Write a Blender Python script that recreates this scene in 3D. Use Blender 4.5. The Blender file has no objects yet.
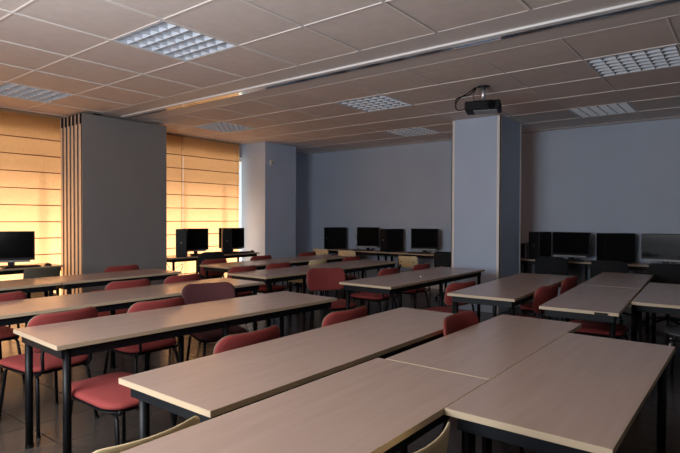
import bpy, bmesh, math, random
from mathutils import Vector, Matrix
random.seed(7)
sc = bpy.context.scene
C = sc.collection
PI = math.pi

# ------------------------------------------------------------------ camera
cam_d = bpy.data.cameras.new('camera'); cam = bpy.data.objects.new('camera', cam_d); C.objects.link(cam)
cam_d.sensor_width = 36; cam_d.lens = 525.5/680*36; cam_d.clip_start = 0.05; cam_d.clip_end = 200
yaw, pitch, roll = -0.6653, -0.0159, 0.0033
F = Vector((math.sin(yaw)*math.cos(pitch), math.cos(yaw)*math.cos(pitch), math.sin(pitch)))
R0 = Vector((math.cos(yaw), -math.sin(yaw), 0)); U0 = R0.cross(F)
Rv = math.cos(roll)*R0 + math.sin(roll)*U0; Uv = -math.sin(roll)*R0 + math.cos(roll)*U0
M = Matrix((Rv, Uv, -F)).transposed().to_4x4(); M.translation = Vector((0, 0, 1.43))
cam.matrix_world = M
sc.camera = cam

# ------------------------------------------------------------------ world, sun, added cool light, exposure
w = bpy.data.worlds.new('sky'); sc.world = w; w.use_nodes = True
bg = w.node_tree.nodes['Background']; bg.inputs[0].default_value = (0.85, 0.92, 1.0, 1); bg.inputs[1].default_value = 1.2
sun_d = bpy.data.lights.new('sun', 'SUN'); sun_d.energy = 14.5; sun_d.angle = 0.50; sun_d.color = (1.0, 0.85, 0.72)
sun = bpy.data.objects.new('sun', sun_d); C.objects.link(sun)
sun.rotation_euler = Vector((0.80, 0.06, -0.46)).to_track_quat('-Z', 'Y').to_euler()
ar_d = bpy.data.lights.new('added_cool_light', 'AREA'); ar_d.shape = 'RECTANGLE'; ar_d.size = 2.4; ar_d.size_y = 1.4  # unseen area light, added to give cool light from behind the viewer
ar_d.energy = 175; ar_d.color = (0.90, 0.94, 1.0)
ar = bpy.data.objects.new('added_cool_light', ar_d); C.objects.link(ar)
ar.location = (-2.6, -0.98, 1.75); ar.rotation_euler = (PI/2, 0, 0)   # faces +y, into the room
sc.view_settings.view_transform = 'Standard'; sc.view_settings.look = 'None'
sc.view_settings.gamma = 1; sc.view_settings.use_curve_mapping = False
sc.view_settings.exposure = 0.0
sc.cycles.max_bounces = 10; sc.cycles.diffuse_bounces = 6; sc.cycles.glossy_bounces = 4
sc.cycles.transmission_bounces = 6; sc.cycles.transparent_max_bounces = 8
sc.cycles.sample_clamp_indirect = 4.0; sc.cycles.caustics_reflective = False; sc.cycles.caustics_refractive = False

# ------------------------------------------------------------------ materials
def mat(name, col, rough=0.5, metal=0.0, spec=0.5, noise=None, bump=None, coat=0.0):
    m = bpy.data.materials.new(name); m.use_nodes = True
    nt = m.node_tree; b = nt.nodes['Principled BSDF']
    b.inputs['Base Color'].default_value = (*col, 1); b.inputs['Roughness'].default_value = rough
    b.inputs['Metallic'].default_value = metal; b.inputs['Specular IOR Level'].default_value = spec
    b.inputs['Coat Weight'].default_value = coat
    tc = nt.nodes.new('ShaderNodeTexCoord')
    if noise:      # (scale xyz, amount)
        mp = nt.nodes.new('ShaderNodeMapping'); mp.inputs['Scale'].default_value = noise[0]
        nz = nt.nodes.new('ShaderNodeTexNoise'); nz.inputs['Scale'].default_value = 1.0; nz.inputs['Detail'].default_value = 5
        rp = nt.nodes.new('ShaderNodeValToRGB')
        a = noise[1]
        rp.color_ramp.elements[0].position = 0.3; rp.color_ramp.elements[1].position = 0.7
        rp.color_ramp.elements[0].color = (*[c*(1-a) for c in col], 1)
        rp.color_ramp.elements[1].color = (*[min(1, c*(1+a)) for c in col], 1)
        nt.links.new(tc.outputs['Object'], mp.inputs[0]); nt.links.new(mp.outputs[0], nz.inputs['Vector'])
        nt.links.new(nz.outputs['Fac'], rp.inputs[0]); nt.links.new(rp.outputs[0], b.inputs['Base Color'])
    if bump:       # (scale, strength, distance)
        n2 = nt.nodes.new('ShaderNodeTexNoise'); n2.inputs['Scale'].default_value = bump[0]; n2.inputs['Detail'].default_value = 3
        bp = nt.nodes.new('ShaderNodeBump'); bp.inputs['Strength'].default_value = bump[1]; bp.inputs['Distance'].default_value = bump[2]
        nt.links.new(tc.outputs['Object'], n2.inputs['Vector']); nt.links.new(n2.outputs['Fac'], bp.inputs['Height'])
        nt.links.new(bp.outputs[0], b.inputs['Normal'])
    return m

WALL   = mat('wall_paint_pale_blue', (0.50, 0.57, 0.68), 0.75, noise=((1.5, 1.5, 1.5), 0.03), bump=(60, 0.15, 0.002))
PILLAR = mat('pillar_paint_pale_blue', (0.49, 0.59, 0.75), 0.6, noise=((2, 2, 2), 0.03), bump=(60, 0.12, 0.002))
PLAIN  = mat('wall_paint_grey', (0.28, 0.27, 0.27), 0.8)
TRIMW  = mat('white_corner_trim', (0.86, 0.82, 0.78), 0.4)
CEIL   = mat('ceiling_tile', (0.72, 0.64, 0.60), 0.9, noise=((9, 9, 9), 0.04), bump=(140, 0.35, 0.004))
TEE    = mat('white_tee_bar', (0.82, 0.78, 0.74), 0.5)
SOFFIT = mat('soffit_board', (0.70, 0.65, 0.62), 0.6)
RAILW  = mat('white_lacquered_rail', (0.88, 0.87, 0.86), 0.25)
ALU    = mat('brushed_aluminium', (0.85, 0.85, 0.86), 0.10, metal=1.0)
ALUD   = mat('satin_aluminium', (0.80, 0.80, 0.82), 0.35, metal=0.9)
DARK   = mat('dark_gap', (0.01, 0.01, 0.01), 0.8)
PANEL  = mat('grey_partition_panel', (0.27, 0.26, 0.26), 0.55, noise=((1.2, 1.2, 1.2), 0.05))
PEDGE  = mat('cream_panel_edge', (0.85, 0.72, 0.58), 0.4)
RED    = mat('red_fabric', (0.26, 0.037, 0.032), 0.85, noise=((260, 260, 260), 0.25), bump=(420, 0.5, 0.002))
SHADED = mat('shaded_red_fabric', (0.075, 0.018, 0.020), 0.85, noise=((260, 260, 260), 0.2), bump=(420, 0.4, 0.002))  # red chair fabric with the shade on one chair put into its colour
DEEP   = mat('deep_red_fabric', (0.19, 0.026, 0.023), 0.85, noise=((260, 260, 260), 0.25), bump=(420, 0.5, 0.002))
BLACKF = mat('black_fabric', (0.008, 0.009, 0.011), 0.9, bump=(420, 0.4, 0.002))
BMETAL = mat('black_painted_steel', (0.004, 0.0042, 0.005), 0.42, spec=0.2)
RAILM  = mat('dark_slate_steel', (0.006, 0.0075, 0.010), 0.5, spec=0.2)
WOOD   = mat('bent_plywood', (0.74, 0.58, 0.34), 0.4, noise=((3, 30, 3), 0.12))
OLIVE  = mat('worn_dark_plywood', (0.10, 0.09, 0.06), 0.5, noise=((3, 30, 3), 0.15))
GREYP  = mat('grey_laminate', (0.30, 0.31, 0.33), 0.4, noise=((14, 60, 14), 0.2))
CHROME = mat('chrome_tube', (0.7, 0.72, 0.74), 0.15, metal=1.0)
EDGE   = mat('beige_edge_band', (0.47, 0.36, 0.24), 0.5)
SHELL  = mat('brown_backrest_shell', (0.16, 0.11, 0.07), 0.5)
BPLAS  = mat('black_plastic', (0.006, 0.006, 0.007), 0.40, spec=0.2)
BPLAS2 = mat('black_textured_plastic', (0.007, 0.007, 0.008), 0.6, spec=0.2)
SCREEN = mat('dark_screen_glass', (0.004, 0.004, 0.005), 0.14, spec=0.1)
SILVER = mat('silver_plastic', (0.30, 0.30, 0.31), 0.4)
WPLAS  = mat('white_plastic', (0.75, 0.74, 0.72), 0.4)
KEYS   = mat('dark_keycaps', (0.03, 0.03, 0.032), 0.5)
FRAMEW = mat('window_frame_paint', (0.55, 0.50, 0.44), 0.5)
OUTER = mat('pale_outer_surface', (0.62, 0.58, 0.50), 0.9, noise=((2, 2, 2), 0.1))
LOUVRE = mat('fixture_louvre', (0.66, 0.71, 0.78), 0.5, metal=0.0, spec=0.4)
REFL   = mat('fixture_reflector', (0.62, 0.69, 0.78), 0.6)
TUBEM  = mat('unlit_fluorescent_tube', (0.80, 0.84, 0.88), 0.4)

def wood_top():
    m = mat('laminate_beech_top', (0.42, 0.31, 0.25), 0.33, spec=0.6)
    nt = m.node_tree; b = nt.nodes['Principled BSDF']
    tc = nt.nodes.new('ShaderNodeTexCoord'); mp = nt.nodes.new('ShaderNodeMapping')
    mp.inputs['Scale'].default_value = (22, 1.6, 4)
    n = nt.nodes.new('ShaderNodeTexNoise'); n.inputs['Scale'].default_value = 1.3; n.inputs['Detail'].default_value = 7; n.inputs['Distortion'].default_value = 0.6
    r = nt.nodes.new('ShaderNodeValToRGB')
    r.color_ramp.elements[0].position = 0.30; r.color_ramp.elements[0].color = (0.41, 0.287, 0.228, 1)
    r.color_ramp.elements[1].position = 0.72; r.color_ramp.elements[1].color = (0.455, 0.323, 0.258, 1)
    nt.links.new(tc.outputs['Object'], mp.inputs[0]); nt.links.new(mp.outputs[0], n.inputs['Vector'])
    nt.links.new(n.outputs['Fac'], r.inputs[0]); nt.links.new(r.outputs[0], b.inputs['Base Color'])
    n2 = nt.nodes.new('ShaderNodeTexNoise'); n2.inputs['Scale'].default_value = 3.0
    mr = nt.nodes.new('ShaderNodeMapRange'); mr.inputs['To Min'].default_value = 0.20; mr.inputs['To Max'].default_value = 0.30
    nt.links.new(tc.outputs['Object'], n2.inputs['Vector']); nt.links.new(n2.outputs['Fac'], mr.inputs['Value']); nt.links.new(mr.outputs[0], b.inputs['Roughness'])
    return m
TOP = wood_top()

def floor_mat():
    m = mat('dark_ceramic_tiles', (0.10, 0.085, 0.075), 0.25)
    nt = m.node_tree; b = nt.nodes['Principled BSDF']
    tc = nt.nodes.new('ShaderNodeTexCoord'); mp = nt.nodes.new('ShaderNodeMapping')
    mp.inputs['Location'].default_value = (3.87+4.5, -1.5+9.0, 0)
    br = nt.nodes.new('ShaderNodeTexBrick'); br.offset = 0; br.squash = 1
    br.inputs['Scale'].default_value = 1.0; br.inputs['Brick Width'].default_value = 0.45; br.inputs['Row Height'].default_value = 0.45
    br.inputs['Mortar Size'].default_value = 0.004; br.inputs['Mortar Smooth'].default_value = 0.1
    br.inputs['Color1'].default_value = (0.065, 0.053, 0.045, 1); br.inputs['Color2'].default_value = (0.078, 0.064, 0.055, 1)
    br.inputs['Mortar'].default_value = (0.025, 0.022, 0.02, 1)
    nt.links.new(tc.outputs['Object'], mp.inputs[0]); nt.links.new(mp.outputs[0], br.inputs['Vector'])
    nt.links.new(br.outputs['Color'], b.inputs['Base Color'])
    mr = nt.nodes.new('ShaderNodeMapRange'); mr.inputs['To Min'].default_value = 0.22; mr.inputs['To Max'].default_value = 0.8
    nt.links.new(br.outputs['Fac'], mr.inputs['Value']); nt.links.new(mr.outputs[0], b.inputs['Roughness'])
    bp = nt.nodes.new('ShaderNodeBump'); bp.invert = True; bp.inputs['Strength'].default_value = 0.4; bp.inputs['Distance'].default_value = 0.002
    nt.links.new(br.outputs['Fac'], bp.inputs['Height']); nt.links.new(bp.outputs[0], b.inputs['Normal'])
    return m
FLOOR = floor_mat()

def fabric_blind():
    m = bpy.data.materials.new('orange_blind_fabric'); m.use_nodes = True; nt = m.node_tree
    for n in list(nt.nodes): nt.nodes.remove(n)
    out = nt.nodes.new('ShaderNodeOutputMaterial'); mx = nt.nodes.new('ShaderNodeMixShader'); mx.inputs[0].default_value = 0.62
    d = nt.nodes.new('ShaderNodeBsdfDiffuse'); t = nt.nodes.new('ShaderNodeBsdfTranslucent')
    d.inputs[0].default_value = (0.62, 0.36, 0.15, 1)
    tc = nt.nodes.new('ShaderNodeTexCoord'); mp = nt.nodes.new('ShaderNodeMapping'); mp.inputs['Scale'].default_value = (1, 38, 9)
    n = nt.nodes.new('ShaderNodeTexNoise'); n.inputs['Detail'].default_value = 5; n.inputs['Scale'].default_value = 1.5
    r = nt.nodes.new('ShaderNodeValToRGB'); r.color_ramp.elements[0].position = 0.3; r.color_ramp.elements[1].position = 0.7
    r.color_ramp.elements[0].color = (0.92, 0.49, 0.235, 1); r.color_ramp.elements[1].color = (0.98, 0.565, 0.30, 1)
    nt.links.new(tc.outputs['Object'], mp.inputs[0]); nt.links.new(mp.outputs[0], n.inputs['Vector'])
    nt.links.new(n.outputs['Fac'], r.inputs[0]); nt.links.new(r.outputs[0], t.inputs[0])
    nt.links.new(d.outputs[0], mx.inputs[1]); nt.links.new(t.outputs[0], mx.inputs[2]); nt.links.new(mx.outputs[0], out.inputs[0])
    return m
BLIND = fabric_blind()
RAILB = mat('tan_headrail', (0.42, 0.27, 0.14), 0.6)
RIB = mat('rust_rib_tape', (0.30, 0.09, 0.03), 0.7)

def glass_mat():
    m = bpy.data.materials.new('window_glass'); m.use_nodes = True; nt = m.node_tree
    for n in list(nt.nodes): nt.nodes.remove(n)
    out = nt.nodes.new('ShaderNodeOutputMaterial'); mx = nt.nodes.new('ShaderNodeMixShader'); mx.inputs[0].default_value = 0.05
    t = nt.nodes.new('ShaderNodeBsdfTransparent'); t.inputs[0].default_value = (0.95, 0.97, 0.96, 1)
    g = nt.nodes.new('ShaderNodeBsdfGlossy'); g.inputs['Roughness'].default_value = 0.02
    nt.links.new(t.outputs[0], mx.inputs[1]); nt.links.new(g.outputs[0], mx.inputs[2]); nt.links.new(mx.outputs[0], out.inputs[0])
    return m
GLASS = glass_mat()

# ------------------------------------------------------------------ mesh helpers
class MB:
    def __init__(s): s.v = []; s.f = []; s.sm = []
    def add(s, vs, fs, smooth=False, T=None):
        b = len(s.v)
        s.v += [tuple(T @ Vector(v)) if T else tuple(v) for v in vs]
        s.f += [tuple(i+b for i in f) for f in fs]; s.sm += [smooth]*len(fs); return s
    def box(s, x0, x1, y0, y1, z0, z1, bev=0.0, T=None):
        if bev <= 0:
            vs = [(x, y, z) for x in (x0, x1) for y in (y0, y1) for z in (z0, z1)]
            return s.add(vs, [(0,1,3,2),(4,6,7,5),(0,4,5,1),(2,3,7,6),(0,2,6,4),(1,5,7,3)], False, T)
        bm = bmesh.new(); bmesh.ops.create_cube(bm, size=1)
        for v in bm.verts:
            v.co = Vector(((x0+x1)/2+v.co.x*(x1-x0), (y0+y1)/2+v.co.y*(y1-y0), (z0+z1)/2+v.co.z*(z1-z0)))
        bmesh.ops.bevel(bm, geom=list(bm.edges), offset=bev, segments=2, affect='EDGES', profile=0.5)
        bm.verts.index_update()
        s.add([v.co[:] for v in bm.verts], [[v.index for v in f.verts] for f in bm.faces], False, T); bm.free(); return s
    def tube(s, pts, r, n=10, T=None, cap=True):
        pts = [Vector(p) for p in pts]; rings = []
        rr = r if isinstance(r, (list, tuple)) else [r]*len(pts)
        up = None
        for i, p in enumerate(pts):
            a = pts[max(i-1, 0)]; b = pts[min(i+1, len(pts)-1)]; d = (b-a).normalized()
            if up is None:
                up = Vector((0, 0, 1)) if abs(d.z) < 0.9 else Vector((1, 0, 0))
            x = d.cross(up).normalized(); y = x.cross(d).normalized(); up = y
            rings.append([p+rr[i]*(math.cos(2*PI*k/n)*x+math.sin(2*PI*k/n)*y) for k in range(n)])
        vs = [v[:] for g in rings for v in g]; fs = []
        for i in range(len(rings)-1):
            for k in range(n): fs.append((i*n+k, i*n+(k+1)%n, (i+1)*n+(k+1)%n, (i+1)*n+k))
        s.add(vs, fs, True, T)
        if cap:
            b = len(s.v)-len(vs)
            s.f += [tuple(b+k for k in reversed(range(n))), tuple(b+(len(rings)-1)*n+k for k in range(n))]; s.sm += [False, False]
        return s
    def pad(s, w, h, t, rc, bend=0.0, puff=0.5, T=None, n=9):
        # rounded rectangle cushion in local X (width) / Z (height), thickness on Y, bent about Z
        out = []
        for cx, cz, a0 in ((w/2-rc, h/2-rc, 0), (-w/2+rc, h/2-rc, PI/2), (-w/2+rc, -h/2+rc, PI), (w/2-rc, -h/2+rc, 1.5*PI)):
            for k in range(n):
                a = a0+PI/2*k/(n-1); out.append((cx+rc*math.cos(a), cz+rc*math.sin(a)))
        # extra points on the long straight sides
        pts = []
        for i, p in enumerate(out):
            q = out[(i+1) % len(out)]; pts.append(p)
            d = math.hypot(q[0]-p[0], q[1]-p[1])
            if d > w/6:
                m = int(d/(w/10))
                for k in range(1, m): pts.append((p[0]+(q[0]-p[0])*k/m, p[1]+(q[1]-p[1])*k/m))
        N = len(pts)
        levels = [(0.0, 1), (0.30, 1), (0.6, 1), (0.85, 0.93), (0.96, 0.72), (1.0, 0.28), (1.0, -0.28), (0.96, -0.72), (0.85, -0.93), (0.6, -1), (0.30, -1), (0, -1)]
        vs = []; fs = []
        def P(x, z, y): return (x, y+bend*(x/(w/2))**2, z)
        for li, (sc_, yy) in enumerate(levels):
            dz = puff*t*0.5*(1-sc_**2)
            y = yy*t*0.5*(1 if abs(yy) > 0.99 else 1) + (dz if yy > 0 else -dz*0.3)
            if sc_ == 0: vs.append(P(0, 0, y))
            else: vs += [P(p[0]*sc_ if sc_ < .9 else p[0]-(1-sc_)*p[0], p[1]*sc_, y) for p in pts]
        def off(li): return 0 if li == 0 else 1+(li-1)*N
        for k in range(N): fs.append((0, off(1)+(k+1) % N, off(1)+k))
        for li in range(1, len(levels)-2):
            a, b = off(li), off(li+1)
            for k in range(N): fs.append((a+k, a+(k+1) % N, b+(k+1) % N, b+k))
        a = off(len(levels)-2); e = 1+(len(levels)-2)*N
        for k in range(N): fs.append((a+k, a+(k+1) % N, e))
        return s.add(vs, fs, True, T)
    def disc(s, cx, cy, z0, z1, rx, ry, n=28, T=None, smooth=False):
        vs = [(cx+rx*math.cos(2*PI*k/n), cy+ry*math.sin(2*PI*k/n), z) for z in (z0, z1) for k in range(n)]
        fs = [(k, (k+1) % n, n+(k+1) % n, n+k) for k in range(n)]+[tuple(reversed(range(n))), tuple(range(n, 2*n))]
        return s.add(vs, fs, smooth, T)
    def build(s, name, m, parent=None):
        me = bpy.data.meshes.new(name); me.from_pydata(s.v, [], s.f); me.update()
        for p, k in zip(me.polygons, s.sm): p.use_smooth = k
        bm = bmesh.new(); bm.from_mesh(me); bmesh.ops.recalc_face_normals(bm, faces=bm.faces); bm.to_mesh(me); bm.free()
        me.materials.append(m)
        o = bpy.data.objects.new(name, me); C.objects.link(o)
        if parent: o.parent = parent
        return o

def tag(o, label=None, cat=None, group=None, kind=None):
    if label: o['label'] = label
    if cat: o['category'] = cat
    if group: o['group'] = group
    if kind: o['kind'] = kind
    return o
def empty(name, loc=(0, 0, 0), rz=0, label=None, cat=None, group=None, kind=None):
    o = bpy.data.objects.new(name, None); C.objects.link(o); o.empty_display_size = 0.1
    o.location = loc; o.rotation_euler = (0, 0, rz)
    return tag(o, label, cat, group, kind)
def kids(o): return [c for c in C.objects if c.parent == o]
def copy_tree(o, parent=None):
    c = o.copy(); C.objects.link(c); c.parent = parent
    for ch in kids(o): copy_tree(ch, c)
    return c
def struct(name, mb, m): return tag(mb.build(name, m), kind='structure')
def T(x=0, y=0, z=0, rx=0, ry=0, rz=0):
    return Matrix.Translation((x, y, z)) @ Matrix.Rotation(rz, 4, 'Z') @ Matrix.Rotation(ry, 4, 'Y') @ Matrix.Rotation(rx, 4, 'X')

# ------------------------------------------------------------------ the room shell
XL, XR, YN, YF, H = -8.55, 2.2, -1.05, 9.6, 2.985
WB = -8.85                                      # outer face of the window wall
struct('floor', MB().box(XL-0.3, XR+0.2, YN-0.2, YF+0.2, -0.12, 0), FLOOR)
struct('wall_back', MB().box(XL-0.3, XR+0.2, YF, YF+0.2, 0, 3.25), WALL)
struct('wall_right', MB().box(XR, XR+0.2, YN, YF, 0, 3.25), PLAIN)
# near wall behind the viewer; its unseen window is added for the cool light
nw = MB(); wx0, wx1, wz0, wz1 = -3.9, -1.3, 0.95, 2.55
nw.box(XL-0.3, wx0, YN-0.2, YN, 0, 3.25); nw.box(wx1, XR+0.2, YN-0.2, YN, 0, 3.25)
nw.box(wx0, wx1, YN-0.2, YN, 0, wz0); nw.box(wx0, wx1, YN-0.2, YN, wz1, 3.25)
struct('wall_near', nw, PLAIN)
g = MB()
for x in (wx0, (wx0+wx1)/2-0.03, wx1-0.06): g.box(x, x+0.06, YN-0.14, YN-0.08, wz0, wz1)
g.box(wx0, wx1, YN-0.14, YN-0.08, wz0, wz0+0.06); g.box(wx0, wx1, YN-0.14, YN-0.08, wz1-0.06, wz1)
wn = struct('window_3', g, FRAMEW)
MB().box(wx0, wx1, YN-0.115, YN-0.105, wz0, wz1).build('glass_pane', GLASS, wn)
# window wall on the left: full-height glazing between piers
wl = MB(); OP = [(-0.8, 1.5), (1.75, 4.35), (5.0, 7.95)]; OT = 2.70
ys = [YN-0.2]
for a, b in OP: ys += [a, b]
ys.append(YF+0.2)
for i in range(0, len(ys), 2): wl.box(WB, XL, ys[i], ys[i+1], 0, 3.25)
for a, b in OP: wl.box(WB, XL, a, b, OT, 3.25); wl.box(WB, XL, a, b, 0, 0.05)
struct('wall_left', wl, WALL)
for i, (a, b) in enumerate(OP):
    g = MB()
    n = 3
    for k in range(n+1):
        y = a+(b-a-0.05)*k/n; g.box(WB+0.06, WB+0.11, y, y+0.05, 0.05, OT)
    g.box(WB+0.06, WB+0.11, a, b, 0.05, 0.10); g.box(WB+0.06, WB+0.11, a, b, OT-0.05, OT)
    fr = struct('window_%d' % (i if i else 4), g, FRAMEW)
    MB().box(WB+0.080, WB+0.086, a+0.03, b-0.03, 0.08, OT-0.03).build('glass_pane', GLASS, fr)
struct('added_bounce_ground', MB().box(-30, WB-0.01, -20, 30, -0.3, -0.15), OUTER)  # unseen pale ground, added to bounce sun onto the lower blinds
struct('added_sunshade', MB().box(WB-1.8, WB-0.01, -6, 14, 2.86, 3.05), OUTER)  # unseen overhang, added to shade the upper part of the blinds
# roof slab above the ceiling void
struct('ceiling_slab', MB().box(XL-0.3, XR+0.2, YN-0.2, YF+0.2, 3.25, 3.4), PLAIN)

# ceiling grid
TS = 0.78; GX = -3.659; GY0 = 3.962; GY1 = GY0+TS
def xk(u): return GX+u*TS
def yk(k): return GY0+k*TS
FIX = [(-1, -2, 'a'), (-5, -2, 'b'), (3, -2, 'c'), (-1, 2, 'd'), (3, 2, 'e'), (-5, 2, 'f'), (-2, 5, 'g'), (2, 5, 'h')]
fixset = {(u, k) for u, k, _ in FIX}
cm = MB(); us = range(-7, 9); ks = [k for k in range(-8, 8) if k != 0]
for u in us:
    for k in ks:
        if (u, k) in fixset: continue
        x0, x1, y0, y1 = xk(u), xk(u+1), yk(k), yk(k+1)
        x0, x1 = max(x0, XL), min(x1, XR); y0, y1 = max(y0, YN), min(y1, YF)
        if x1-x0 < 0.02 or y1-y0 < 0.02: continue
        e = 0.010; h = 0.007
        cm.box(x0, x1, y0, y1, H, H+0.02)
struct('ceiling', cm, CEIL)
bars = MB()
for u in us:
    x = xk(u)
    if XL < x < XR:
        bars.box(x-0.011, x+0.011, YN, GY0, H-0.008, H+0.0)
        bars.box(x-0.008, x+0.008, GY1, YF, H-0.005, H+0.0)
struct('trim_1', bars, TEE)
bars = MB()
for k in ks+[0]:
    y = yk(k)
    if YN < y < YF and k != 0 : bars.box(XL, XR, y-0.0065, y+0.0065, H-0.006, H+0.0005)
struct('trim_2', bars, TEE)
sf = MB(); sf.box(XL, XR, GY0+0.004, GY1-0.004, H-0.004, H+0.02)
struct('trim_3', sf, SOFFIT)

# light fixtures
def make_fixture():
    root = empty('ceiling_light')
    a = TS/2-0.012
    hb = MB(); hb.box(-a, a, -a, a, 0.085, 0.09)
    hb.box(-a, -a+0.004, -a, a, 0, 0.09); hb.box(a-0.004, a, -a, a, 0, 0.09); hb.box(-a, a, -a, -a+0.004, 0, 0.09); hb.box(-a, a, a-0.004, a, 0, 0.09)
    hb.build('housing', REFL, root)
    lv = MB(); nx, ny = 6, 6
    for i in range(nx+1):
        x = -a+0.01+(2*a-0.02)*i/nx
        lv.add([(x-0.002, -a, 0.0), (x+0.002, -a, 0.0), (x+0.012, -a, 0.045), (x-0.012, -a, 0.045), (x-0.002, a, 0.0), (x+0.002, a, 0.0), (x+0.012, a, 0.045), (x-0.012, a, 0.045)],
               [(0,1,2,3), (4,7,6,5), (0,4,5,1), (1,5,6,2), (2,6,7,3), (3,7,4,0)])
    for j in range(ny+1):
        y = -a+0.01+(2*a-0.02)*j/ny
        lv.add([(-a, y-0.003, 0.0), (-a, y+0.003, 0.0), (-a, y+0.014, 0.045), (-a, y-0.014, 0.045), (a, y-0.003, 0.0), (a, y+0.003, 0.0), (a, y+0.014, 0.045), (a, y-0.014, 0.045)],
               [(0,3,2,1), (4,5,6,7), (0,1,5,4), (1,2,6,5), (2,3,7,6), (3,0,4,7)])
    lv.build('louvre', LOUVRE, root)
    for j in range(4):
        y = -a+(2*a)*(j+0.5)/4
        MB().tube([(-a+0.02, y, 0.068), (a-0.02, y, 0.068)], 0.010, 8).build('fluorescent_tube', TUBEM, root)
    return root
fx_lab = {'a': 'square louvred ceiling light nearest the viewer, showing bright glints, upper left',
 'b': 'square louvred ceiling light by the left blinds, in front of the folded partition',
 'c': 'square louvred ceiling light out of the picture above the nearest right desks',
 'd': 'square louvred ceiling light just beyond the ceiling track, above the room centre',
 'e': 'large looking louvred ceiling light beyond the track near the right edge',
 'f': 'square louvred ceiling light in front of the right-hand orange blinds',
 'g': 'small looking louvred ceiling light near the back wall, left of the big pillar',
 'h': 'small looking louvred ceiling light near the back wall, right of the big pillar'}
fx = make_fixture(); first = True
for u, k, s in FIX:
    o = fx if first else copy_tree(fx); first = False
    o.location = ((xk(u)+xk(u+1))/2, (yk(k)+yk(k+1))/2, H-0.005)
    tag(o, fx_lab[s], 'ceiling light', 'louvred ceiling lights')

# partition track
# ---
tr = empty('partition_track', (0, 4.36, H-0.005), 0, 'long aluminium sliding track of the partition running across the ceiling', 'track')
t1 = MB(); t1.box(-7.6, XR-0.01, -0.10, -0.035, -0.020, 0.0, 0.004); t1.build('rail', RAILW, tr)
t2 = MB(); t2.box(-7.6, XR-0.01, -0.024, 0.008, -0.014, 0.0); t2.box(-7.6, XR-0.01, 0.022, 0.054, -0.014, 0.0); t2.build('rail', ALU, tr)
t3 = MB(); t3.box(-7.6, XR-0.01, -0.034, 0.035, -0.004, 0.0); t3.build('track_slot', DARK, tr)

# pillars
p = MB(); p.box(-3.76, -2.98, 7.67, 8.58, 0, H-0.004, 0.004)
po = struct('pillar_right', p, PILLAR)
t = MB()
for (x, y, dx, dy) in ((-3.76, 7.67, 1, 1), (-2.98, 7.67, -1, 1), (-2.98, 8.58, -1, -1)):
    xa, xb = sorted((x-dx*0.006, x+dx*0.045)); ya, yb = sorted((y-dy*0.006, y+dy*0.006)); t.box(xa, xb, ya, yb, 0, H-0.006)
    xa, xb = sorted((x-dx*0.006, x+dx*0.006)); ya, yb = sorted((y-dy*0.006, y+dy*0.045)); t.box(xa, xb, ya, yb, 0, H-0.006)
t.build('corner_trim', TRIMW, po)
struct('pillar_left', MB().box(XL, -7.83, 7.5, 8.42, 0, H-0.004, 0.004), PILLAR)
struct('baseboard_back', MB().box(XL+0.02, XR-0.02, YF-0.015, YF, 0, 0.09), TRIMW)
struct('baseboard_right', MB().box(XR-0.015, XR, YN+0.02, YF-0.02, 0, 0.09), TRIMW)
# sensor on the left pillar
th = empty('wall_thermostat', (-7.83, 7.68, 2.57), 0, 'small white square sensor box high on the pillar beside the blinds', 'thermostat')
MB().box(0, 0.028, -0.055, 0.055, -0.055, 0.055, 0.006).build('housing', WPLAS, th)
MB().box(0.028, 0.034, -0.02, 0.02, -0.02, 0.02, 0.002).build('button', SILVER, th)

# folded partition: six panels stacked face to face
pg = 'folded panels of the sliding partition'
plab = ['grey partition panel nearest the room, its whole broad face showing', 'partition panel second in the stack, just behind the broad front panel',
 'partition panel third in the stack, seen only by its cream edge', 'partition panel fourth in the stack, two from the window end',
 'partition panel fifth in the stack, next to the last one by the blinds', 'partition panel last in the stack, its cream edge touching the orange blinds']
proto = None
for i in range(6):
    x = -7.70-0.126*i
    if proto is None:
        pr = empty('partition_panel')
        a = MB(); a.box(-0.022, 0.0, 0.0, 1.40, 0.02, 2.95); a.build('panel_face', PANEL, pr)
        b = MB(); b.box(-0.112, -0.022, 0.002, 1.398, 0.02, 2.95); b.build('panel_core', PEDGE, pr)
        c = MB(); c.box(-0.030, -0.020, -0.006, 0.001, 0.02, 2.95); c.build('seal_strip', BMETAL, pr)
        d = MB(); d.box(-0.100, -0.030, 0.20, 0.30, 2.95, 2.978); d.box(-0.100, -0.030, 0.58, 0.70, 2.95, 2.960); d.build('roller_carriage', BMETAL, pr)
        e = MB(); e.box(-0.075, -0.018, -0.004, 0.002, 2.80, 2.95); e.build('corner_cap', BMETAL, pr)
        proto = pr; o = pr
    else: o = copy_tree(proto)
    o.location = (x, 3.72+0.004*i, 0); tag(o, plab[i], 'partition panel', pg)

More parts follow.
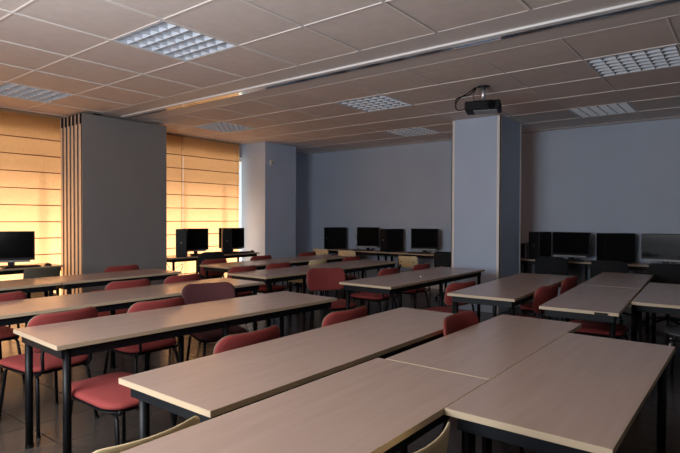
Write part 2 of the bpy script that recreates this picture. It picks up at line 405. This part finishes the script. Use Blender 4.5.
# ------------------------------------------------------------------ roman blinds
RZ = [2.61-0.249*k for k in range(11)]
def blind(y0, y1, label, ztop=2.95, zbot=0.10, x=-8.47):
    root = empty('roman_blind', (x, (y0+y1)/2, 0), 0, label, 'blind', 'orange roman blinds on the window wall')
    hw = (y1-y0)/2; m = MB(); zs = []
    ed = [ztop]+[z for z in RZ if zbot < z < ztop]+[zbot]
    for a, b in zip(ed[:-1], ed[1:]):
        for k in range(4): zs.append((a+(b-a)*k/4, 0.012*math.sin(PI*k/4)))
    zs.append((zbot, 0))
    ny = 14; vs = []; fs = []
    for z, bx in zs:
        for j in range(ny+1):
            y = -hw+2*hw*j/ny; vs.append((bx+0.004*math.sin(y*5+z*1.3), y, z-0.006*math.sin((y/hw)*PI/2+1.57)))
    for i in range(len(zs)-1):
        for j in range(ny): q = i*(ny+1)+j; fs.append((q, q+1, q+ny+2, q+ny+1))
    m.add(vs, fs, True); m.build('fabric_panel', BLIND, root)
    for z in RZ:
        if zbot < z < ztop: MB().box(-0.002, 0.013, -hw+0.004, hw-0.004, z-0.010, z+0.002).build('rib', RIB, root)
    MB().box(-0.02, 0.02, -hw, hw, ztop-0.005, ztop+0.028, 0.004).build('headrail', RAILB, root)
    c = MB(); c.tube([(0.022, hw*0.9, ztop), (0.024, hw*0.9, 1.2), (0.022, hw*0.9, 0.6)], 0.0025, 6); c.build('pull_cord', RIB, root)
    return root
blind(-0.98, 0.10, 'orange roman blind out of sight behind the left edge')
blind(0.11, 1.20, 'orange roman blind out of view beside the one at the left edge')
blind(1.205, 3.90, 'glowing orange roman blind between the left edge and the folded partition')
blind(3.905, 4.95, 'orange roman blind mostly hidden behind the folded partition panels')
blind(4.98, 5.985, 'narrow visible orange roman blind directly right of the grey partition panel')
blind(5.99, 7.36, 'wide glowing orange roman blind next to the left pillar')

# ------------------------------------------------------------------ desks
def desk(x0, x1, y0, y1, label, rz=0.0, mid=False, cat='desk', group='long classroom desks', name='classroom_desk', inset=0.055):
    cx, cy = (x0+x1)/2, (y0+y1)/2; a, b = (x1-x0)/2, (y1-y0)/2
    r = empty(name, (cx, cy, 0), rz, label, cat, group)
    t = MB().box(-a+0.003, a-0.003, -b+0.003, b-0.003, 0.718, 0.741).build('tabletop', TOP, r)
    e = MB()
    for q in ((-a, -a+0.003, -b, b), (a-0.003, a, -b, b), (-a+0.003, a-0.003, -b, -b+0.003), (-a+0.003, a-0.003, b-0.003, b)):
        e.box(*q, 0.717, 0.7405)
    e.build('edge_band', EDGE, t)
    i = 0.035; f = MB()
    f.box(-a+i, -a+i+0.02, -b+i, b-i, 0.660, 0.718); f.box(a-i-0.02, a-i, -b+i, b-i, 0.660, 0.718)
    f.box(-a+i+0.02, a-i-0.02, -b+i, -b+i+0.02, 0.660, 0.718); f.box(-a+i+0.02, a-i-0.02, b-i-0.02, b-i, 0.660, 0.718)
    f.build('frame_rail', RAILM, r)
    ly = [-b+i+inset, b-i-0.045]+([0.0] if mid else [])
    for y in ly:
        for x in (-a+i+0.015, a-i-0.015):
            l = MB().tube([(x, y, 0.71), (x, y, 0.02)], 0.022, 14).build('leg', BMETAL, r)
            MB().disc(x, y, 0.0, 0.022, 0.025, 0.025, 14).build('foot_cap', BPLAS, l)
    return r
R = math.radians
desk(-2.13, -1.51, 1.18, 3.50, 'long beech-topped desk in the foreground, its left end corner jutting over the aisle', mid=True)
desk(-1.45, -0.875, 0.66, 2.155, 'beech-topped desk closest to the viewer, running out of the bottom edge')
desk(-1.41, -0.875, 2.163, 3.70, 'beech-topped desk end to end behind the closest one, beside the foreground right desk')
desk(-0.872, -0.32, 1.73, 3.35, 'broad beech-topped desk at lower right, its bottom corner beside the black chair')
desk(-3.52, -2.86, 1.28, 3.56, 'long beech-topped desk of the second row on the left, black legs at its near end', R(-2.5), True, inset=0.035)
desk(-4.80, -4.12, 1.22, 3.93, 'third-row desk running from the left edge to behind the dark maroon chair', mid=True)
desk(-6.38, -5.72, 1.05, 2.535, 'fourth-row desk at the left edge, before the small window desk and wooden chairs')
desk(-6.38, -5.72, 2.55, 4.02, 'fourth-row desk in front of the folded partition panels')
desk(-6.36, -5.72, 4.78, 6.16, 'farthest left row desk, its near end by the orange window light')
desk(-6.36, -5.72, 6.17, 7.56, 'farthest left row desk reaching toward the wooden chairs at the back')
desk(-5.12, -4.44, 4.27, 5.71, 'middle-left desk just in front of the farthest left row, near end')
desk(-5.12, -4.44, 5.72, 7.16, 'middle-left desk whose far end stops before the light wooden chair')
desk(-3.50, -2.84, 4.45, 6.80, 'long desk in the room centre before the right pillar, white speck on top', 0, True)
desk(-2.26, -1.64, 4.44, 6.72, 'long desk standing right of the pillar, in front of a black office chair', R(2.4), True)
desk(-1.37, -0.81, 4.25, 5.91, 'desk with two red chairs at its left and a label on it', R(3.5))
desk(-1.47, -0.91, 5.925, 7.50, 'desk end to end behind the labelled one, just before the back wall computers', R(3.5))
desk(-0.83, -0.23, 4.95, 6.60, 'desk at the right edge with a grey seat beneath it', R(3.0))
# computer desks along the windows and the back wall
dg = 'computer desks against the walls'
desk(-8.38, -7.78, 1.95, 3.50, 'window desk carrying the leftmost monitor and mouse', cat='desk', group=dg, name='computer_desk')
desk(-8.38, -7.78, 5.25, 6.28, 'window desk right of the partition, under the tower beside the blind cord', cat='desk', group=dg, name='computer_desk')
desk(-8.38, -7.78, 6.29, 7.30, 'window desk ending beside the left pillar with a mouse on its corner', cat='desk', group=dg, name='computer_desk')
bd = [(-7.50, -5.98, 'back wall desk at the far left corner, under the leftmost black tower'), (-5.97, -4.45, 'back wall desk just left of the pillar with tower and widescreen monitor'),
      (-4.44, -3.31, 'back wall desk behind the pillar, mostly out of sight'),
      (-3.30, -1.99, 'back wall desk directly right of the pillar under a small grey speaker'), (-1.98, -0.60, 'back wall desk under the broad black tower and its hanging cable'),
      (-0.59, 0.80, 'back wall desk at the right edge under the large monitor')]
for x0, x1, lb in bd:
    o = desk(0, 0.60, 0, x1-x0, lb, group=dg, name='computer_desk'); o.rotation_euler = (0, 0, PI/2); o.location = ((x0+x1)/2, 9.28, 0)
# label strip on the front edge of the labelled desk, white speck modelling a glint on the central desk
tag(MB().box(-0.045, 0.045, -0.0015, 0.0015, -0.008, 0.008).build('inventory_label', BPLAS), 'small dark label stuck to the front corner edge of a desk', 'label')
bpy.data.objects['inventory_label'].location = (-0.875, 4.253, 0.727); bpy.data.objects['inventory_label'].rotation_euler = (0, 0, R(3.5))
tag(MB().pad(0.022, 0.016, 0.012, 0.007).build('glint', WPLAS), 'tiny white eraser modelled as a solid speck on the long desk in the room centre', 'glint')
bpy.data.objects['glint'].location = (-3.05, 5.42, 0.7495)

# ------------------------------------------------------------------ chairs
def make_chair(name, fab, shell, metal, back=True, wood=False):
    r = empty(name)
    # seat (local +Y is the front)
    s = MB(); s.pad(0.45, 0.50, 0.018 if wood else 0.042, 0.11, bend=0.012 if wood else 0.004, puff=0.5 if not wood else 0.1, T=T(0, 0.06, 0.452 if wood else 0.440, rx=PI/2))
    so = s.build('seat', fab, r)
    if not wood:
        MB().pad(0.435, 0.485, 0.012, 0.105, T=T(0, 0.06, 0.414, rx=PI/2), puff=0).build('seat_board', BPLAS, so)
    if back:
        bz = 0.70 if not wood else 0.70; bh = 0.27 if not wood else 0.24
        m = MB(); m.pad(0.49 if not wood else 0.42, bh, 0.028 if not wood else 0.012, 0.085 if not wood else 0.05, bend=0.045, puff=0.25, T=T(0, -0.222, bz, rx=R(8)))
        bo = m.build('backrest', fab, r)
        if not wood:
            m = MB(); m.pad(0.498, bh+0.008, 0.007, 0.088, bend=0.045, puff=0, T=T(0, -0.222, bz, rx=R(8))); m.build('backrest_shell', shell, bo)
        else:
            for sx in (-1, 1):
                MB().disc(sx*0.13, 0, -0.002, 0.004, 0.014, 0.014, 12, T=T(0, -0.228+0.017, bz+0.0, rx=PI/2+R(8))).build('bolt', BMETAL, bo)
    fr = MB(); zt = 0.40
    for sx in (-1, 1): fr.tube([(sx*0.165, 0.24, zt), (sx*0.165, -0.165, zt)], 0.0095, 8)
    fr.tube([(-0.165, 0.20, zt), (0.165, 0.20, zt)], 0.008, 8); fr.tube([(-0.165, -0.13, zt), (0.165, -0.13, zt)], 0.008, 8)
    fr.build('seat_frame', metal, r)
    for sx in (-1, 1):
        l = MB().tube([(sx*0.168, 0.215, 0.402), (sx*0.176, 0.238, 0.375), (sx*0.205, 0.275, 0.012)], 0.0115, 10).build('leg', metal, r)
        MB().disc(sx*0.205, 0.275, 0, 0.018, 0.014, 0.014, 12).build('foot_cap', BPLAS, l)
        l = MB().tube([(sx*0.168, -0.150, 0.402), (sx*0.176, -0.172, 0.375), (sx*0.205, -0.235, 0.012)], 0.0115, 10).build('leg', metal, r)
        MB().disc(sx*0.205, -0.235, 0, 0.018, 0.014, 0.014, 12).build('foot_cap', BPLAS, l)
        if back: pts = [(sx*0.165, -0.13, 0.40), (sx*0.168, -0.185, 0.412), (sx*0.168, -0.225, 0.455), (sx*0.165, -0.212, 0.54), (sx*0.15, -0.200, 0.60), (sx*0.148, -0.206, 0.64)]
        else: pts = [(sx*0.165, -0.13, 0.40), (sx*0.168, -0.185, 0.412), (sx*0.168, -0.190, 0.43)]
        MB().tube(pts, 0.0105, 10).build('back_upright', metal, r)
    return r
protos = {'red': make_chair('classroom_chair', RED, SHELL, BMETAL), 'shaded': make_chair('classroom_chair', SHADED, BPLAS, BMETAL),
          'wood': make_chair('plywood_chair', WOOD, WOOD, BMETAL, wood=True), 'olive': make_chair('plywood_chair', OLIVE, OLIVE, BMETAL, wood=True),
          'deep': make_chair('classroom_chair', DEEP, SHELL, BMETAL), 'stool': make_chair('classroom_chair', RED, SHELL, BMETAL, back=False), 'grey': make_chair('plywood_chair', GREYP, GREYP, CHROME, back=False, wood=True)}
used = set()
CG = 'red padded classroom chairs'
def chair(kind, bx, by, ang, label, group=CG, hz=1.0):
    """bx, by: where the middle of the backrest stands; ang: direction the chair faces, degrees from +x"""
    p = protos[kind]; o = p if kind not in used else copy_tree(p); used.add(kind)
    a = R(ang); o.location = (bx+0.235*math.cos(a), by+0.235*math.sin(a), 0); o.rotation_euler = (0, 0, a-PI/2)
    o.scale = (1, 1, hz*(0.952 if kind in ('red', 'deep', 'shaded') else 1.0))
    tag(o, label, 'chair', group); return o
chair('red', -2.19, 2.02, 180, 'bright red chair back behind the foreground desk, nearest of its two')
chair('red', -2.19, 2.92, 178, 'bright red chair back behind the foreground desk, near that desk\'s far end')
chair('red', -1.485, 3.09, 0, 'bright red chair between the two foreground rows, before the central long desk', hz=1.03)
chair('red', -3.64, 1.66, 186, 'red chair behind the near end of the second-row desk, beside its black legs')
chair('red', -3.58, 2.33, 180, 'red chair at the middle of the second-row desk, left of the maroon one')
chair('shaded', -3.93, 3.04, -20, 'dark maroon red chair turned toward the viewer between second and third rows', hz=1.04)
chair('red', -4.90, 1.66, 180, 'red chair back at the left edge behind the third-row desk')
chair('red', -4.92, 2.86, 180, 'red chair second from the left behind the third-row desk')
chair('red', -4.94, 3.52, 183, 'red chair behind the far end of the third-row desk, left of the maroon one')
chair('red', -6.50, 3.68, 180, 'red chair in front of the broad grey partition panel')
chair('deep', -4.06, 4.88, -30, 'red chair with its whole oval backrest showing, alone in the room centre', hz=1.04)
chair('red', -6.46, 5.16, 180, 'red chair beside the black office chair, lit from behind by the blinds')
chair('red', -6.46, 6.14, 180, 'red chair behind the farthest left row, in front of the left pillar')
chair('red', -6.47, 7.32, 180, 'small looking red chair against the blue wall by the back left corner')
chair('red', -5.22, 4.64, 180, 'red chair at the near end of the middle-left desk')
chair('red', -5.22, 5.30, 180, 'red chair second along the middle-left desk, with its top above the desk behind')
chair('red', -5.20, 7.00, 180, 'red chair far along the middle-left row, below the back wall monitors')
chair('red', -3.60, 5.66, 180, 'red chair behind the middle of the central long desk')
chair('red', -3.60, 6.50, 180, 'red chair behind the far part of the central long desk, left of the pillar')
chair('red', -2.38, 5.17, 166, 'red chair at the near left corner of the desk by the right pillar', hz=0.95)
chair('red', -1.50, 5.18, 172, 'red chair on the aisle side of the labelled desk, nearer of the two')
chair('red', -1.54, 6.13, 178, 'red chair on the aisle side of the labelled desk, farther of the two')
chair('stool', -0.82, 5.20, 184, 'red chair seat glimpsed in the shade beneath the labelled desk')
chair('stool', -2.55, 1.575, 180, 'red padded chair seat without a visible backrest, in the aisle at lower left').scale = (0.9, 1.2, 1)
WG = 'bent plywood chairs'
chair('wood', -1.51, 0.96, 180, 'pale plywood chair in the foreground, its curved top along the bottom edge', WG, 0.89)
chair('wood', -0.70, 1.30, 180, 'pale plywood chair at bottom centre with a bolted steel upright', WG, 0.98)
chair('wood', -7.15, 8.40, 90, 'plywood chair at the far left of the back wall computers', WG, 0.95)
chair('wood', -6.42, 8.36, 94, 'plywood chair second from the far left of the back wall computers', WG, 0.95)
chair('wood', -4.98, 8.32, 88, 'plywood chair in front of the desk just left of the pillar', WG, 0.90)
chair('wood', -5.18, 6.12, 180, 'plywood chair between two left rows, behind the oval-backed red chair', WG, 0.97)
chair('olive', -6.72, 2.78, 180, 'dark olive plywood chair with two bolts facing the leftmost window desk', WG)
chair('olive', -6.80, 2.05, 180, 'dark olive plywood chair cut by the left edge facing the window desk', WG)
chair('grey', -0.36, 5.15, 90, 'grey laminate seat with chrome legs under the right edge desk', WG)

# black office chairs
def make_office():
    r = empty('office_chair')
    MB().pad(0.48, 0.46, 0.07, 0.11, T=T(0, 0, 0.46, rx=PI/2)).build('seat', BLACKF, r)
    MB().pad(0.49, 0.44, 0.06, 0.13, bend=0.06, T=T(0, -0.26, 0.72, rx=R(7))).build('backrest', BLACKF, r)
    MB().tube([(0, -0.12, 0.42), (0, -0.27, 0.44), (0, -0.318, 0.52), (0, -0.32, 0.66)], 0.02, 8).build('back_bracket', BPLAS, r)
    MB().tube([(0, 0, 0.43), (0, 0, 0.12)], [0.03, 0.022], 12).build('gas_column', BMETAL, r)
    for k in range(5):
        a = 2*PI*k/5+0.3
        l = MB().tube([(0, 0, 0.13), (0.15*math.cos(a), 0.15*math.sin(a), 0.11), (0.28*math.cos(a), 0.28*math.sin(a), 0.075)], [0.028, 0.02, 0.016], 8).build('leg', BPLAS, r)
        MB().disc(0, 0, -0.011, 0.011, 0.027, 0.027, 14, T=T(0.285*math.cos(a), 0.285*math.sin(a), 0.028, rx=PI/2, rz=a)).build('castor', BPLAS, l)
    return r
off = make_office(); OG = 'black office chairs at the computers'
def office(i, bx, by, ang, label):
    o = off if i == 0 else copy_tree(off); a = R(ang)
    o.location = (bx+0.26*math.cos(a), by+0.26*math.sin(a), 0); o.rotation_euler = (0, 0, a-PI/2); o.scale = (1, 1, 0.91); tag(o, label, 'chair', OG)
office(0, -7.18, 5.66, 170, 'black office chair before the window computers right of the partition')
office(1, -4.22, 8.30, 80, 'black office chair half hidden behind the left edge of the pillar')
office(2, -2.42, 8.30, 95, 'black office chair directly right of the pillar, before a black tower')
office(3, -1.56, 8.02, 92, 'black office chair in front of the broad black tower')
office(4, -0.84, 7.88, 96, 'black office chair at the right edge, before the large monitor')

office(5, -0.09, 2.22, 180, 'black office chair pushed against the right side of the lower right desk')
# dark chair with curved steel arms beside the lower right desk
dc = empty('armchair', (0.16, 2.86, 0), R(92), 'black chair with a curved steel arm beside the lower right desk', 'chair')
MB().pad(0.46, 0.44, 0.05, 0.10, T=T(0, 0, 0.45, rx=PI/2)).build('seat', BLACKF, dc)
MB().pad(0.46, 0.34, 0.04, 0.13, bend=0.05, T=T(0, -0.26, 0.72, rx=R(10))).build('backrest', BLACKF, dc)
for sx in (-1, 1):
    MB().tube([(sx*0.235, 0.22, 0.0), (sx*0.235, 0.20, 0.30), (sx*0.24, 0.17, 0.50), (sx*0.245, 0.10, 0.605), (sx*0.245, -0.02, 0.65), (sx*0.245, -0.15, 0.665), (sx*0.235, -0.26, 0.66)], 0.012, 10).build('arm_tube', CHROME, dc)
    MB().tube([(sx*0.22, -0.30, 0.0), (sx*0.22, -0.22, 0.42), (sx*0.22, -0.285, 0.62), (sx*0.21, -0.305, 0.82)], 0.012, 10).build('leg', BMETAL, dc)
MB().tube([(-0.235, 0.16, 0.41), (0.235, 0.16, 0.41)], 0.01, 8).tube([(-0.22, -0.2, 0.41), (0.22, -0.2, 0.41)], 0.01, 8).build('seat_frame', BMETAL, dc)

# ------------------------------------------------------------------ computers
def make_monitor(wd=0.55, ht=0.33):
    r = empty('monitor')                      # screen faces local -Y
    z0 = 0.075
    b = MB().box(-wd/2, wd/2, -0.018, 0.022, z0, z0+ht+0.03, 0.006).box(-wd*0.3, wd*0.3, 0.022, 0.045, z0+0.05, z0+ht-0.04, 0.01).build('casing', BPLAS, r)
    MB().box(-wd/2+0.014, wd/2-0.014, -0.0195, -0.0175, z0+0.032, z0+ht+0.018).build('screen', SCREEN, r)
    MB().box(-wd*0.40, wd*0.40, -0.024, -0.016, z0-0.022, z0+0.004, 0.003).build('chin_strip', SILVER, r)
    MB().disc(0, -0.025, z0-0.012, z0-0.004, 0.010, 0.004, 12).build('maker_badge', WPLAS, r)
    MB().box(-0.04, 0.04, -0.004, 0.028, 0.012, z0+0.02, 0.006).build('stand_neck', BPLAS, r)
    MB().disc(0, 0.01, 0, 0.014, 0.13, 0.095, 28).build('stand_base', BPLAS, r)
    return r
def make_tower():
    r = empty('computer_tower')               # front faces local -Y
    MB().box(-0.09, 0.09, -0.20, 0.21, 0.008, 0.415, 0.006).build('case', BPLAS2, r)
    fp = MB().box(-0.092, 0.092, -0.225, -0.200, 0.004, 0.418, 0.008).build('front_panel', BPLAS, r)
    MB().box(-0.075, 0.075, -0.228, -0.224, 0.345, 0.388, 0.001).build('drive_bay', BMETAL, fp)
    MB().box(-0.075, 0.075, -0.228, -0.224, 0.295, 0.335, 0.001).build('drive_bay', BMETAL, fp)
    MB().disc(0, 0, -0.003, 0.003, 0.013, 0.013, 16, T=T(0, -0.227, 0.215, rx=PI/2)).build('power_button', ALU, fp)
    MB().box(-0.05, 0.05, -0.2275, -0.2245, 0.03, 0.16, 0.001).build('vent_grille', BMETAL, fp)
    for sx in (-1, 1):
        for y in (-0.15, 0.16): MB().disc(sx*0.06, y, 0, 0.01, 0.014, 0.014, 10).build('rubber_foot', BPLAS, r)
    return r
def make_keyboard():
    r = empty('keyboard')
    MB().box(-0.22, 0.22, -0.07, 0.07, 0.0, 0.016, 0.005).build('key_tray', BPLAS, r)
    k = MB()
    for i in range(5):
        for j in range(15): k.box(-0.207+j*0.0278, -0.207+j*0.0278+0.023, -0.06+i*0.0235, -0.06+i*0.0235+0.019, 0.015, 0.022)
    k.build('keycaps', KEYS, r)
    return r
def make_mouse():
    r = empty('computer_mouse')
    m = MB(); n = 12
    vs = []; fs = []
    for i in range(7):
        ph = PI/2*i/6; rr = math.cos(ph)
        for k in range(n): vs.append((0.032*rr*math.cos(2*PI*k/n), 0.055*rr*math.sin(2*PI*k/n), 0.001+0.034*math.sin(ph)))
    for i in range(6):
        for k in range(n): fs.append((i*n+k, i*n+(k+1) % n, (i+1)*n+(k+1) % n, (i+1)*n+k))
    fs.append(tuple(reversed(range(n)))); m.add(vs, fs, True); m.build('shell', BPLAS, r)
    MB().box(-0.003, 0.003, 0.012, 0.03, 0.028, 0.036, 0.001).build('scroll_wheel', SILVER, r)
    return r
mon, tow, kb, ms = make_monitor(), make_tower(), make_keyboard(), make_mouse()
cnt = {}
def put(p, x, y, rz, label, cat, group, s=(1, 1, 1), z=0.7412):
    k = p.name; o = p if k not in cnt else copy_tree(p); cnt[k] = 1
    o.location = (x, y, z); o.rotation_euler = (0, 0, R(rz)); o.scale = s; tag(o, label, cat, group); return o
MG, TG, KG, UG = 'flat screen monitors', 'black computer towers', 'black keyboards', 'computer mice'
put(mon, -8.10, 2.92, 66, 'black monitor on the window desk at the left edge, seen against the blinds', 'monitor', MG, (1.04, 1, 1.13))
put(mon, -8.18, 6.06, 66, 'black monitor just right of the partition, beside a tower on the window desk', 'monitor', MG, (0.85, 1, 1.12))
put(mon, -8.18, 6.92, 62, 'black monitor next to the left pillar, against the glowing blind', 'monitor', MG, (0.92, 1, 1.12))
put(mon, -6.47, 9.22, 14, 'monitor on the back wall desk between the two left towers', 'monitor', MG, (0.92, 1, 1.14))
put(mon, -5.10, 9.22, 12, 'monitor on the back wall, nearest to the pillar on its left side', 'monitor', MG, (1.02, 1, 1.12))
put(mon, -2.36, 9.22, -4, 'monitor right of the pillar, between two black towers', 'monitor', MG, (1.10, 1, 1.08))
put(mon, -1.02, 9.20, -2, 'large monitor on the back wall desk at the right edge', 'monitor', MG, (1.15, 1, 1.08))
put(mon, -4.22, 9.24, 10, 'monitor almost wholly hidden behind the left edge of the pillar', 'monitor', MG, (1.0, 1, 1.12))
put(tow, -7.96, 5.60, 52, 'black tower at the right edge of the grey partition panel', 'computer tower', TG, (1.0, 0.95, 1.17))
put(tow, -7.98, 6.62, 55, 'black tower overlapping the monitor by the left pillar', 'computer tower', TG, (0.95, 0.8, 1.15))
put(tow, -7.36, 9.22, -12, 'black tower alone at the far left of the back wall', 'computer tower', TG, (1.12, 1.12, 1.16))
put(tow, -5.86, 9.22, -15, 'black tower between two back wall monitors, its button shining', 'computer tower', TG, (1.1, 1.1, 1.13))
put(tow, -2.86, 9.22, -8, 'black tower directly right of the pillar behind an office chair', 'computer tower', TG, (1.05, 1.05, 1.12))
put(tow, -1.69, 9.24, -45, 'broad black tower turned sideways, left of the rightmost monitor', 'computer tower', TG, (1.15, 1.2, 1.12))
put(kb, -7.90, 2.98, 84, 'black keyboard below the leftmost monitor', 'keyboard', KG)
put(kb, -7.86, 5.98, 90, 'black keyboard on the window desk right of the partition', 'keyboard', KG)
put(kb, -7.92, 6.98, 88, 'black keyboard on the window desk beside the left pillar', 'keyboard', KG)
put(kb, -6.50, 9.04, 4, 'black keyboard before the monitor between the two left towers', 'keyboard', KG)
put(kb, -5.12, 9.04, 2, 'black keyboard before the monitor just left of the pillar', 'keyboard', KG)
put(kb, -2.35, 9.04, -3, 'black keyboard before the monitor right of the pillar', 'keyboard', KG)
put(kb, -1.00, 9.04, -3, 'black keyboard before the rightmost monitor', 'keyboard', KG)
put(ms, -7.90, 3.32, 90, 'black mouse on the window desk beside the leftmost monitor', 'mouse', UG, (1.4, 1.2, 1.1))
put(ms, -7.93, 7.24, 90, 'black mouse on the corner of the window desk near the left pillar', 'mouse', UG, (1.1, 1.1, 1.1))
put(ms, -1.98, 9.03, 0, 'black mouse on the back wall desk right of the pillar', 'mouse', UG)
# small grey speaker next to the pillar
sp = empty('desk_speaker', (-3.10, 9.16, 0.7412), R(-8), 'small grey and black speaker box directly right of the pillar', 'speaker')
MB().box(-0.06, 0.06, -0.07, 0.08, 0, 0.27, 0.008).build('cabinet', SILVER, sp)
MB().box(-0.055, 0.028, -0.076, -0.069, 0.012, 0.258, 0.003).build('grille', BPLAS, sp)
# cables behind the machines, hanging over the desks
def cable(pts, label, m=None):
    n = []
    P = [Vector(q) for q in pts]
    for i in range(len(P)-1):
        a, b, c, d = P[max(i-1, 0)], P[i], P[i+1], P[min(i+2, len(P)-1)]
        for k in range(6):
            t = k/6; n.append(0.5*((2*b)+(c-a)*t+(2*a-5*b+4*c-d)*t*t+(3*b-3*c+d-a)*t**3))
    n.append(P[-1])
    tag(MB().tube(n, 0.0045, 6).build('power_cable', m or BPLAS), label, 'cable', 'computer cables')
cable([(-7.02, 9.50, 1.05), (-6.96, 9.52, 0.9), (-7.0, 9.50, 0.80), (-6.9, 9.5, 0.746)], 'black cable rising beside the far left tower on the back wall')
cable([(-5.58, 9.50, 1.02), (-5.54, 9.5, 0.90), (-5.58, 9.5, 0.80), (-5.5, 9.5, 0.747)], 'black cables beside the tower with the shining button')
cable([(-2.58, 9.5, 1.06), (-2.60, 9.52, 0.95), (-2.56, 9.5, 0.83), (-2.60, 9.5, 0.747)], 'black cable between the pillar-side tower and its monitor')
cable([(-1.40, 9.46, 1.12), (-1.37, 9.44, 1.0), (-1.41, 9.42, 0.88), (-1.38, 9.40, 0.75)], 'grey cable down the side of the broad black tower', SILVER)
cable([(-8.30, 5.50, 0.64), (-8.2, 5.55, 0.50), (-8.0, 5.65, 0.60), (-7.95, 5.52, 0.42), (-8.1, 5.46, 0.30), (-8.28, 5.6, 0.006)], 'looping black cable under the window desk right of the partition')

# ------------------------------------------------------------------ projector
pj = empty('projector', (-2.50, 5.90, H-0.004), R(18), 'black projector hanging from the ceiling in front of the right pillar', 'projector')
MB().disc(0, 0, -0.012, 0.0, 0.07, 0.05, 24).build('mounting_plate', BMETAL, pj)
MB().tube([(0, 0, -0.01), (0, 0, -0.17)], 0.026, 16).build('pole', ALUD, pj)
mk = MB(); mk.box(-0.10, 0.10, -0.02, 0.02, -0.185, -0.165, 0.003)
for sx in (-1, 1): mk.box(sx*0.10-0.012, sx*0.10+0.012, -0.09, 0.09, -0.192, -0.180, 0.002)
mk.build('bracket', BMETAL, pj)
bd_ = MB().box(-0.20, 0.20, -0.14, 0.15, -0.30, -0.192, 0.016).build('body', BPLAS2, pj)
MB().tube([(0.10, -0.135, -0.245), (0.10, -0.17, -0.245)], [0.045, 0.038], 20).build('lens', SCREEN, bd_)
vg = MB()
for i in range(9):
    for j in range(3): vg.box(-0.17+i*0.022, -0.155+i*0.022, -0.1425, -0.139, -0.278+j*0.024, -0.264+j*0.024)
vg.build('vent_grille', RAILM, bd_)
MB().box(-0.10, 0.16, -0.12, 0.10, -0.306, -0.299, 0.002).build('underside_plate', SILVER, bd_)
for dx in (0, 0.03):
    cb = MB(); q = [(-0.09, 0.02+dx, 0.0), (-0.16, 0.02, -0.05-dx), (-0.27-dx, 0.0, -0.12), (-0.315, -0.02, -0.20), (-0.29, -0.05, -0.27), (-0.19, -0.05, -0.265)]
    P = [Vector(v) for v in q]; n = []
    for i in range(len(P)-1):
        a, b, c, d = P[max(i-1, 0)], P[i], P[i+1], P[min(i+2, len(P)-1)]
        for k in range(6):
            t = k/6; n.append(0.5*((2*b)+(c-a)*t+(2*a-5*b+4*c-d)*t*t+(3*b-3*c+d-a)*t**3))
    n.append(P[-1]); cb.tube(n, 0.007, 8); cb.build('cable', BPLAS, pj)
cb = MB(); cb.tube([(-0.08, 0.03, 0), (-0.12, 0.02, -0.09), (-0.10, 0.02, -0.19)], 0.004, 6); cb.build('cable', BPLAS, pj)
